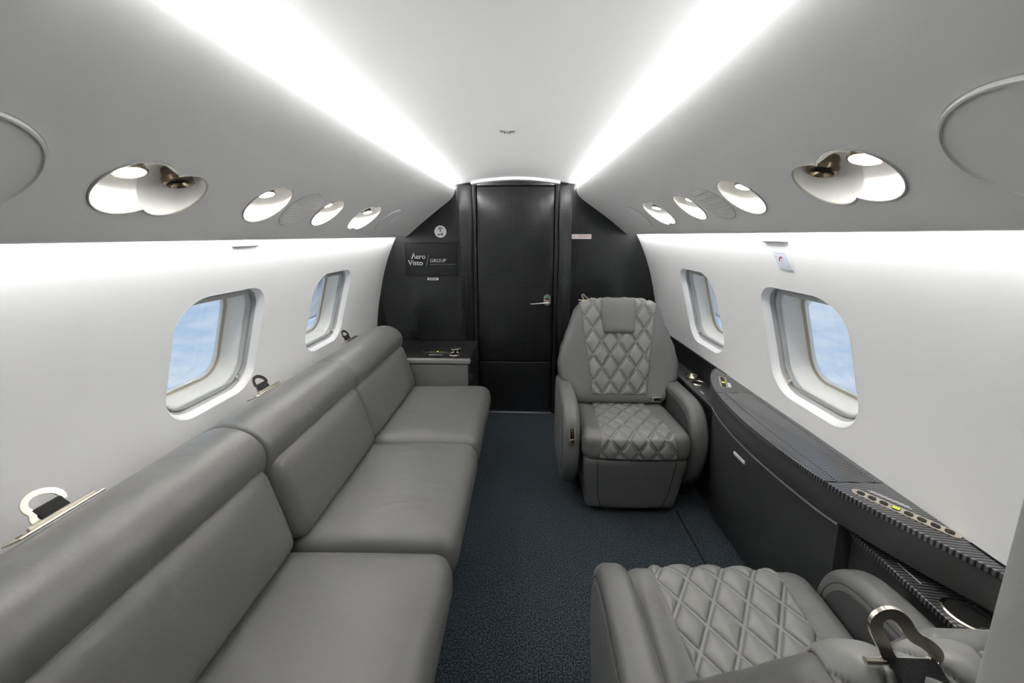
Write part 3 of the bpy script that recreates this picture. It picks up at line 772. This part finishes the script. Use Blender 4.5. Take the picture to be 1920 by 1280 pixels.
# ------------------------------------------------------------------ armchairs
def path_pt(prof, s_):
    """point and normal on an open polyline profile"""
    i = 0; acc = 0
    for i in range(len(prof) - 1):
        l_ = math.dist(prof[i], prof[i + 1])
        if acc + l_ >= s_ or i == len(prof) - 2:
            f = (s_ - acc) / l_; p = [a + (b - a) * f for a, b in zip(prof[i], prof[i + 1])]
            return p, i, f
        acc += l_
def poly_len(p): return sum(math.dist(a, b) for a, b in zip(p[:-1], p[1:]))
def quilt_h(x, s_, dx, ds, H, edge):
    a = x / dx + s_ / ds; b = x / dx - s_ / ds
    k = 1 / math.hypot(1 / dx, 1 / ds)
    da = abs(a - round(a)) * k; db = abs(b - round(b)) * k
    d = min(da, db, edge + .004)
    h = H * (1 - math.exp(-(max(0, d - .004) / .011)))
    h -= .0026 * math.exp(-((d - .0048) / .0019) ** 2)
    return h, math.exp(-((d - .0048) / .0013) ** 2)
def stitch(o, st):
    at = o.data.attributes.new('stitch', 'FLOAT', 'POINT'); at.data.foreach_set('value', st)
def quilt_patch(prof, wfn, dx, ds, H, base, fn, res, skip=None, crown=0.0):
    Ls = poly_len(prof); ns_ = int(Ls / res); nx_ = int(2 * max(wfn(i / 20) for i in range(21)) / res)
    V, Fc = [], []; global ST; ST = []
    # smoothed normals along the profile
    for j in range(ns_ + 1):
        s_ = Ls * j / ns_; p, _, _ = path_pt(prof, s_)
        a, _, _ = path_pt(prof, max(0, s_ - .012)); b, _, _ = path_pt(prof, min(Ls, s_ + .012))
        t0, t1 = b[0] - a[0], b[1] - a[1]; l_ = math.hypot(t0, t1); n0, n1 = -t1 / l_, t0 / l_
        w_ = wfn(s_ / Ls)
        for i in range(nx_ + 1):
            x = w_ * (2 * i / nx_ - 1)
            e = min(w_ - abs(x), s_, Ls - s_) 
            qh, st_ = quilt_h(x, s_, dx, ds, H, e)
            h = base * min(1, e / .004) + qh * min(1, e / .006)
            ST.append(max(st_, 1.0 if e < .0015 else 0))
            V.append(fn(x, p[0] + n0 * h, p[1] + n1 * h))
    for j in range(ns_):
        for i in range(nx_): Fc.append((j * (nx_ + 1) + i, j * (nx_ + 1) + i + 1, (j + 1) * (nx_ + 1) + i + 1, (j + 1) * (nx_ + 1) + i))
    return V, Fc

def ribbon(pts, dirs, wid, th):
    V, Fc = [], []
    for i, p in enumerate(pts):
        p = Vector(p); a = Vector(pts[max(0, i - 1)]); b = Vector(pts[min(len(pts) - 1, i + 1)]); t_ = (b - a).normalized()
        d = Vector(dirs[i]) if isinstance(dirs, list) else Vector(dirs); n_ = t_.cross(d).normalized(); w_ = wid[i] if isinstance(wid, list) else wid
        for du, dn in ((-1, -1), (-1, 1), (1, 1), (1, -1)): V.append(tuple(p + d * w_ / 2 * du + n_ * th / 2 * dn))
    for i in range(len(pts) - 1):
        for k in range(4): Fc.append((i * 4 + k, i * 4 + (k + 1) % 4, (i + 1) * 4 + (k + 1) % 4, (i + 1) * 4 + k))
    return V, Fc + [(0, 1, 2, 3), tuple(len(V) - 4 + k for k in range(4))]
def chair_belt(t, T, bmap, hx0, hb, ht, hs):
    # webbing coming up the rear of the back and folding over its top, with an open metal hook
    sg = 1 if hx0 < 0 else -1
    pts = [bmap(hx0, hb[1] + .004, ht - .20), bmap(hx0, hb[1] + .005, ht - .12), bmap(hx0, hb[1] + .006, ht - .05), bmap(hx0, hb[1] - .012, ht - .008), bmap(hx0, .02, ht + .004), bmap(hx0, -.030, ht + .006), bmap(hx0, -.056, ht + .004)]
    pts = smooth_open(pts, 2)
    b = mk('shoulder_belt', *ribbon(pts, (1, 0, 0), .046, .004), 'web', t, local=True, sharp=50)
    q0 = Vector(pts[-1])
    loop = [(.022, 0, -.004), (.026, 0, .006), (.012, 0, .020), (-.004, 0, .028), (-.016, 0, .048), (-.030, 0, .056), (-.042, 0, .048), (-.040, 0, .034), (-.030, 0, .018), (-.024, 0, .004), (-.014, 0, -.008)]
    loop = smooth_open([(x * sg * hs, y, z * hs) for x, y, z in loop], 2)
    V, Fc = [], []
    for i, p in enumerate(loop):
        a = Vector(loop[max(0, i - 1)]); c_ = Vector(loop[min(len(loop) - 1, i + 1)]); t_ = (c_ - a).normalized(); nn = Vector((t_[2], 0, -t_[0]))
        for du, dw in ((-.0062, -.0018), (-.0062, .0018), (.0062, .0018), (.0062, -.0018)): V.append(tuple(q0 + Vector(p) + nn * du * (.4 + .6 * hs) + Vector((0, dw, 0))))
    for i in range(len(loop) - 1):
        for k in range(4): Fc.append((i * 4 + k, i * 4 + (k + 1) % 4, (i + 1) * 4 + (k + 1) % 4, (i + 1) * 4 + k))
    Fc += [(0, 1, 2, 3), tuple(len(V) - 4 + k for k in range(4))]
    mk('hook', V, Fc, 'metal', b, local=True, sharp=50)
    mk('hook_bar', *tube([tuple(q0 + Vector((-.024 * sg - .02 * sg, 0, -.004))), tuple(q0 + Vector((.026 * sg, 0, -.004)))], .0035, 8), 'metal', b, local=True)
def armchair(label, hook_x, res, loc, rz, tilt=.30, by=.245, bz=.735, hs=.55, hr=(.104, .026)):
    t = thing('armchair', (0, 0, 0), label, 'armchair', 'club armchairs')
    # --- seat cushion (front is -y)
    cy, cz, hx_, hy_, hz_, rr = -.055, .405, .262, .225, .072, .05
    def cfn(x, y, z):
        top = max(0, min(1, (z + .02) / .06))
        bol_ = max(0, min(1, (abs(x) - .175) / .045)); bol_ = bol_ * bol_ * (3 - 2 * bol_)
        z2 = z + top * (.012 * bol_ * (1 - max(0, (-y - .12) / .12)) - .028 * (y + .225) / .45)
        fr = max(0, -y / hy_)
        return (x, y - .012 * (1 - (x / hx_) ** 2) * fr, z2)
    mk('seat_cushion', *rbox((0, cy, cz), (hx_, hy_, hz_), rr, (16, 14, 6), cfn), 'leather', t, local=True)
    # profile along the top (back to front), over the front roll and down
    yb, yf = hy_ - .035, -hy_
    prof = [(yb, hz_), (-hy_ + rr, hz_)] + [(-hy_ + rr - rr * math.sin(a), hz_ - rr + rr * math.cos(a)) for a in [PI / 2 * i / 10 for i in range(1, 11)]] + [(-hy_, -.045)]
    prof = [(a, b) for a, b in prof]
    def cmap(x, y, z):
        q = cfn(x, y, z); return (q[0], q[1] + cy, q[2] + cz)
    # orientation: path runs towards -y, so the left-hand normal must point up
    v, f = quilt_patch([(-a, b) for a, b in prof], lambda u: .150 + .035 * u, .088, .118, .0085, .002, lambda x, a, b: cmap(x, -a, b), res)
    stitch(mk('quilted_seat_panel', v, f, 'quilt', t, local=True, sharp=80), ST)
    # --- leg rest and base
    def bfn(x, y, z):
        u = (z + .165) / .33
        k = min(1, .90 + .12 * u) 
        return (x * k, y - (.07 * (u - .2) if y < 0 else 0) - (.010 * (1 - (x / .25) ** 2) if y < 0 else 0), z)
    mk('leg_rest', *rbox((0, -.02, .19), (.25, .20, .160), .03, (12, 6, 10), bfn), 'leather', t, local=True)
    def bpt(x, z):
        q_ = bfn(x, -.20, z - .19); return (q_[0], q_[1] - .02 - .0005, q_[2] + .19)
    for s in (-1, 1):
        mk('seam', *tube([bpt(s * (.185 - .025 * max(0, (.14 - z) / .14)), z) for z in [.335 - .29 * i / 12 for i in range(13)]], .0018, 6), 'seam', t, local=True)
    mk('pedestal', *rbox((0, .02, .017), (.20, .17, .017), .005, (1, 1, 1)), 'black', t, local=True)
    # --- arms
    ap = [(.30, .575), (.20, .588), (.02, .592), (-.08, .592), (-.155, .580), (-.205, .545), (-.238, .49), (-.252, .42), (-.248, .34), (-.225, .26), (-.185, .18), (-.13, .125), (0, .10), (.22, .10), (.30, .16)]
    ap = smooth_closed(ap, 2)
    def inset(pts, d):
        n = len(pts); out = []
        for i in range(n):
            (x0, y0), (x1, y1) = pts[i - 1], pts[(i + 1) % n]
            dx_, dy_ = x1 - x0, y1 - y0; l_ = math.hypot(dx_, dy_); out.append((pts[i][0] - dy_ / l_ * d, pts[i][1] + dx_ / l_ * d))
        return out
    area = sum(ap[i][0] * ap[(i + 1) % len(ap)][1] - ap[(i + 1) % len(ap)][0] * ap[i][1] for i in range(len(ap)))
    pin = inset(ap, .045 * (1 if area > 0 else -1))
    for s in (-1, 1):
        x0, x1 = sorted((s * .268, s * .352))
        arm = mk('arm', *prism(ap, x0, x1, .030, lambda u, v_, a: (a, u, v_), 6), 'leather', t, local=True)
        xi = s * .268
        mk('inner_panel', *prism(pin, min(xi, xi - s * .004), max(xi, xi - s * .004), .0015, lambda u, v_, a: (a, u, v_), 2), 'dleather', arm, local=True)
        xo = s * .352
        mk('outer_panel', *prism(pin, min(xo, xo + s * .003), max(xo, xo + s * .003), .0012, lambda u, v_, a: (a, u, v_), 2), 'leather', arm, local=True)
        pin2 = inset(ap, .030 * (1 if area > 0 else -1))
        for xx in (s * .2685, s * .3515):
            mk('seam', *tube([(xx, u, v_) for u, v_ in pin2], .0013, 5, closed=True), 'seam', arm, local=True)
        if s == (-1 if hook_x < 0 else 1):
            # recline latch on the front of the aisle arm
            cy_, cz_ = -.243, .455
            T = frame_T((s * .310, cy_ - .004, cz_), (1, 0, 0), (0, .28, .96), (0, -.96, .28))
            lt = mk('recline_latch', *flat_poly(rrect(.0155, .040, .0150, 8), T, .006), 'metal', t, local=True)
            mk('latch_slot', *flat_poly(rrect(.0095, .031, .009, 6, 0, .003), T @ Matrix.Translation((0, 0, .006)), .0012), 'gap', lt, local=True)
            mk('latch_button', *lathe([(.0105, .006), (.0115, .014), (.009, .017), (.0006, .0175)], 18, T @ Matrix.Translation((0, -.024, 0))), 'dmetal', lt, local=True)
            mk('latch_lever', *rbox((0, 0, 0), (.004, .018, .004), .003, (1, 1, 1)), 'dmetal', lt, local=True).matrix_local = T @ Matrix.Translation((0, .010, .010))
    # --- backrest
    ht = .305
    def bk(x, y, z):
        u = (z + ht) / (2 * ht)                      # 0 bottom .. 1 top
        pts = [(0, .74), (.14, .80), (.27, .985), (.40, 1.0), (.55, .955), (.69, .875), (.81, .80), (.93, .73), (1.0, .69)]
        for (a, wa), (b_, wb) in zip(pts[:-1], pts[1:]):
            if u <= b_ or b_ == 1.0:
                f_ = max(0, min(1, (u - a) / (b_ - a))); f_ = f_ * f_ * (3 - 2 * f_); k = wa + (wb - wa) * f_; break
        wing = max(0, (abs(x) - .17) / .17)
        y2 = y - (.030 * wing * wing * (1 - .6 * u) if y < 0 else 0) + .02 * math.cos(u * PI) * .5 - .025 * max(0, u - .75)
        x2 = x * k
        return (x2, y2 * math.cos(tilt) + z * math.sin(tilt), z * math.cos(tilt) - y2 * math.sin(tilt) - .034 * (x / .34) ** 4 * u)
    hb = (.345, .070, ht)
    mk('backrest', *rbox((0, by, bz), hb, .045, (22, 6, 22), bk), 'leather', t, local=True)
    rb = .045
    pr_ = [(-hb[1], -ht + .055), (-hb[1], ht - rb)] + [(-hb[1] + rb - rb * math.cos(a), ht - rb + rb * math.sin(a)) for a in [PI / 2 * i / 8 for i in range(1, 9)]] + [(.01, ht)]
    def bmap(x, y, z):
        # x is given in final metres at this height: undo the taper
        k = bk(1.0, 0, z)[0]; q_ = bk(x / k, y, z); return (x, q_[1] + by, q_[2] + bz)
    def bw(u):
        return .155 + .075 * u if u < .9 else .2225
    v, f = quilt_patch(pr_, bw, .098, .150, .0095, .002, bmap, res)
    stitch(mk('quilted_back_panel', v, f, 'quilt', t, local=True, sharp=80), ST)
    # headrest pad
    def hf(x, y, z):
        k = 1 - .10 * max(0, -z / .098)
        q_ = bk(0, -hb[1] + .003 + y, ht - hr[0] + z); return (x * k, q_[1], q_[2])
    mk('headrest', *rbox((0, by, bz), (.104, hr[1], .105), hr[1] * .92, (8, 3, 8), hf), 'leather', t, local=True)
    # rear shell seam pair
    for xx in (-.16, .16):
        mk('seam', *tube([tuple(Vector(bmap(xx, hb[1] + .0005, z))) for z in [-.2 + .045 * i for i in range(11)]], .0018, 6), 'seam', t, local=True)
    # seat belt buckle by the cushion
    bx = .205
    bu = mk('belt_buckle', *rbox((bx, .10, .497), (.026, .010, .014), .004, (2, 2, 2)), 'chrome', t, local=True)
    mk('buckle_slot', *rbox((bx, .090, .497), (.016, .002, .007), .001, (1, 1, 1)), 'gap', bu, local=True)
    # shoulder belt fitting on top of the back
    q_ = bmap(hook_x, 0.0, ht)
    T = frame_T((hook_x, q_[1], q_[2] + .003), (1 if hook_x < 0 else -1, 0, 0), (0, 1 if hook_x < 0 else -1, 0), (0, 0, 1))
    chair_belt(t, T, bmap, hook_x, hb, ht, hs)
    t.location = loc; t.rotation_euler = (0, 0, rz)
    return t
armchair('grey quilted armchair facing the camera beside the bulkhead door', -.185, .0032, (.615, 1.975, 0), 0)
armchair('grey quilted armchair in the foreground seen from behind its backrest', .15, .0026, (.612, .70, 0), PI, .52, .278, .690, 1.0, (.130, .023))

# ------------------------------------------------------------------ side ledge with folding table along the right wall
cs = thing('side_ledge', (1.02, 1.36, 0), 'dark side ledge with carbon top along the right wall', 'ledge')
inner = [(1.116, 2.03), (1.075, 1.995), (1.02, 1.90), (.975, 1.79), (.945, 1.67), (.926, 1.53), (.919, 1.39), (.923, 1.26), (.934, 1.14), (.950, 1.03), (.980, .95), (1.010, .885), (1.05, .805), (1.09, .735), (1.116, .68)]
inner = smooth_open(inner, 2)
ZT = .70
def loop_prism(pts, z0, z1, r): return prism(pts, z0, z1, r, lambda u, v_, a: (u, v_, a), 3)
mk('fascia', *loop_prism([(x + .004, y) for x, y in inner], ZT - .100, ZT - .012, .006), 'dleather', cs)
# carbon top split into rear piece, lid and front piece
def clip(pts, y0, y1):
    """inner edge between y0 and y1, with points at the cuts"""
    out = []
    for (xa, ya), (xb, yb) in zip(pts[:-1], pts[1:]):
        if y1 >= ya >= y0: out.append((xa, ya))
        for yc in (y1, y0):
            if (ya - yc) * (yb - yc) < 0:
                f_ = (yc - ya) / (yb - ya); out.append((xa + (xb - xa) * f_, yc))
    if y0 <= pts[-1][1] <= y1: out.append(pts[-1])
    return out
WX = 1.117
for nm, ya, yb in (('rear_top', 1.684, 3), ('front_top', 0, 1.038)):
    e = clip(inner, ya, yb)
    mk(nm, *loop_prism(e + ([(WX, e[-1][1])] if nm == 'rear_top' else []) + ([(WX, e[0][1])] if nm == 'front_top' else []), ZT - .014, ZT + .004, .003), 'cstripe', cs)
e = clip(inner, 1.0405, 1.6815)
mk('table_edge_leaf', *loop_prism(e + [(.984, 1.0405)] + [(.984 - .012 * math.sin(PI * i / 10), 1.0405 + .641 * i / 10) for i in range(1, 10)] + [(.984, 1.6815)], ZT - .014, ZT + .0045, .003), 'cstripe', cs)
mk('table_lid', *loop_prism([(.9865, 1.0405), (1.094, 1.0405), (1.094, 1.6815), (.9865, 1.6815)] + [(.9865 - .012 * math.sin(PI * i / 10), 1.6815 - .641 * i / 10) for i in range(1, 10)], ZT - .014, ZT + .004, .002), 'cstripe', cs)
mk('wall_strip', *loop_prism([(1.0965, 1.0405), (WX, 1.0405), (WX, 1.6815), (1.0965, 1.6815)], ZT - .014, ZT + .004, .002), 'cstripe', cs)
# lower curved panel
lo = clip(inner, 1.0, 1.76)
nz = 10; V, Fc = [], []
for j in range(nz + 1):
    f_ = j / nz
    for x, y in lo:
        xb = 1.030 + .01 * math.cos((y - 1.4) * 4); bulge = .012 * math.sin(PI * f_)
        V.append((x + .012 + (xb - x - .012) * f_ ** 1.25 - bulge, y, (ZT - .100) * (1 - f_)))
n = len(lo); k = len(V)
V += [(x + .05, y, z) for x, y, z in V[:]]
for j in range(nz):
    for i in range(n - 1):
        Fc.append((j * n + i, j * n + i + 1, (j + 1) * n + i + 1, (j + 1) * n + i)); Fc.append((k + j * n + i, k + j * n + i + 1, k + (j + 1) * n + i + 1, k + (j + 1) * n + i))
    for i in (0, n - 1): Fc.append((j * n + i, (j + 1) * n + i, k + (j + 1) * n + i, k + j * n + i))
for j in (0, nz):
    for i in range(n - 1): Fc.append((j * n + i, j * n + i + 1, k + j * n + i + 1, k + j * n + i))
lp = mk('lower_panel', V, Fc, 'dleather', cs, sharp=50)
mk('panel_lip', *tube([(x + .008, y, ZT - .103) for x, y in lo], .005, 8), 'leather', cs)
mk('release_label', *[rb_ for rb_ in rbox((.9315, 1.432, .535), (.003, .036, .007), .0015, (1, 1, 1), lambda x, y, z: (x - y * .03 - z * .1, y, z))], 'label', cs)
# low ledges beside each seat, with black back panels
ZL = .575
for nm, y0, y1 in (('rear', 1.80, D - .03), ('front', .285, 1.02)):
    xi = 1.0 if nm == 'rear' else 1.008
    mk('low_ledge_top', *rbox(((xi + 1.118) / 2, (y0 + y1) / 2, ZL - .008), ((1.118 - xi) / 2, (y1 - y0) / 2, .009), .004, (1, 1, 1)), 'cstripe', cs)
    mk('back_panel', *box(1.108, 1.120, y0 + (.12 if nm == 'rear' else 0), y1 - (.20 if nm == 'front' else 0), ZL, ZT + .004), 'black', cs, smooth=False)
    V = [(x, y, z) for y in (y0, y1) for x, z in ((xi + .008, ZL - .016), (xi + .012, .3), (xi + .05, 0), (1.04, 0), (1.11, .3), (1.115, ZL - .016))]
    mk('low_ledge_body', V, [(i, i + 1, 7 + i, 6 + i) for i in range(5)] + [tuple(range(6)), tuple(range(6, 12))], 'dleather', cs, smooth=False)
for x, y, r in ((1.066, 2.115, .037), (1.062, .752, .043), (1.062, .68, .043)): cup_ring(cs, x, y, ZL + .001, r)
cl_ = mk('cup_lid', *lathe([(.001, 0), (.034, 0), (.038, .004), (.039, .014), (.036, .018), (.030, .016), (.026, .006), (.001, .005)], 32, TZ(1.064, 2.20, ZL + .001)), 'metal', cs)
mk('print_strip', *flat_poly(rrect(.020, .003, .001, 2), TZ(1.03, 1.985, ZL + .001, PI / 2), .0006), 'label', cs)
mk('print_strip', *flat_poly(rrect(.030, .0012, .0005, 2), TZ(1.038, .862, ZL + .001, PI / 2), .0006), 'label', cs)
switch_plate(cs, TZ(1.040, 1.808, ZT + .004, math.radians(68)), .155, .034, 6, 2)
mk('print_strip', *flat_poly(rrect(.030, .009, .001, 2), TZ(1.050, 1.775, ZT + .004, math.radians(68)), .0006), 'plac', cs)
a_ = math.atan2(.846 - 1.01, 1.108 - .997)
switch_plate(cs, TZ(1.050, .916, ZT + .004, a_), .205, .030, 8, 3)
mk('print_strip', *join(*[flat_poly(rrect(.045 - .006 * i, .0022, .0005, 1), TZ(1.062 + .006 * i * .8, .966 + .006 * i * .6, ZT + .0042, a_), .0005) for i in range(2)]), 'grey_print', cs)

# ------------------------------------------------------------------ floor track, partition beside the camera
st = thing('seat_track', (.864, 1.58, 0), 'thin dark seat track groove in the carpet', 'track')
mk('rail', *box(.861, .867, 1.05, 1.80, 0.0, .003), 'gap', st, smooth=False)
pt = bpy.data.objects.new('trim_3', None); COL.objects.link(pt); pt.location = (.7, .16, 0); tag(pt, kind='structure')
mk('partition_panel', *rbox((.725, .150, .66), (.375, .010, .655), .008, (2, 2, 2)), 'dleather', pt)
mk('edge_post', *rbox((.335, .165, .66), (.0135, .022, .66), .012, (2, 2, 2)), 'part', pt)
mk('edge_seam', *tube([(.350, .172, .02), (.350, .172, 1.30)], .004, 8), 'seal', pt)

# ------------------------------------------------------------------ engine nacelles outside
for s in (-1, 1):
    T = frame_T((s * 1.83, 2.80, 1.13), (1, 0, 0), (0, 0, 1), (0, 1, 0))
    e = thing('engine_nacelle', (s * 1.83, 2.80, 1.13), 'pale metal engine nacelle seen through the rear %s window' % sidew[s], 'engine', 'engine nacelles')
    mk('cowling', *lathe([(.33, .05), (.36, .0), (.385, .06), (.41, .2), (.43, .6), (.43, 1.3), (.40, 2.0), (.34, 2.5), (.30, 2.7)], 48, T), 'nacelle', e)
    mk('inlet_lip', *lathe([(.29, .30), (.31, .10), (.33, .015), (.350, -.012), (.370, .0), (.383, .045)], 48, T), 'chrome', e)
    mk('panel_band', *lathe([(.412, .20), (.419, .21), (.422, .25), (.417, .26)], 48, T), 'seal', e)
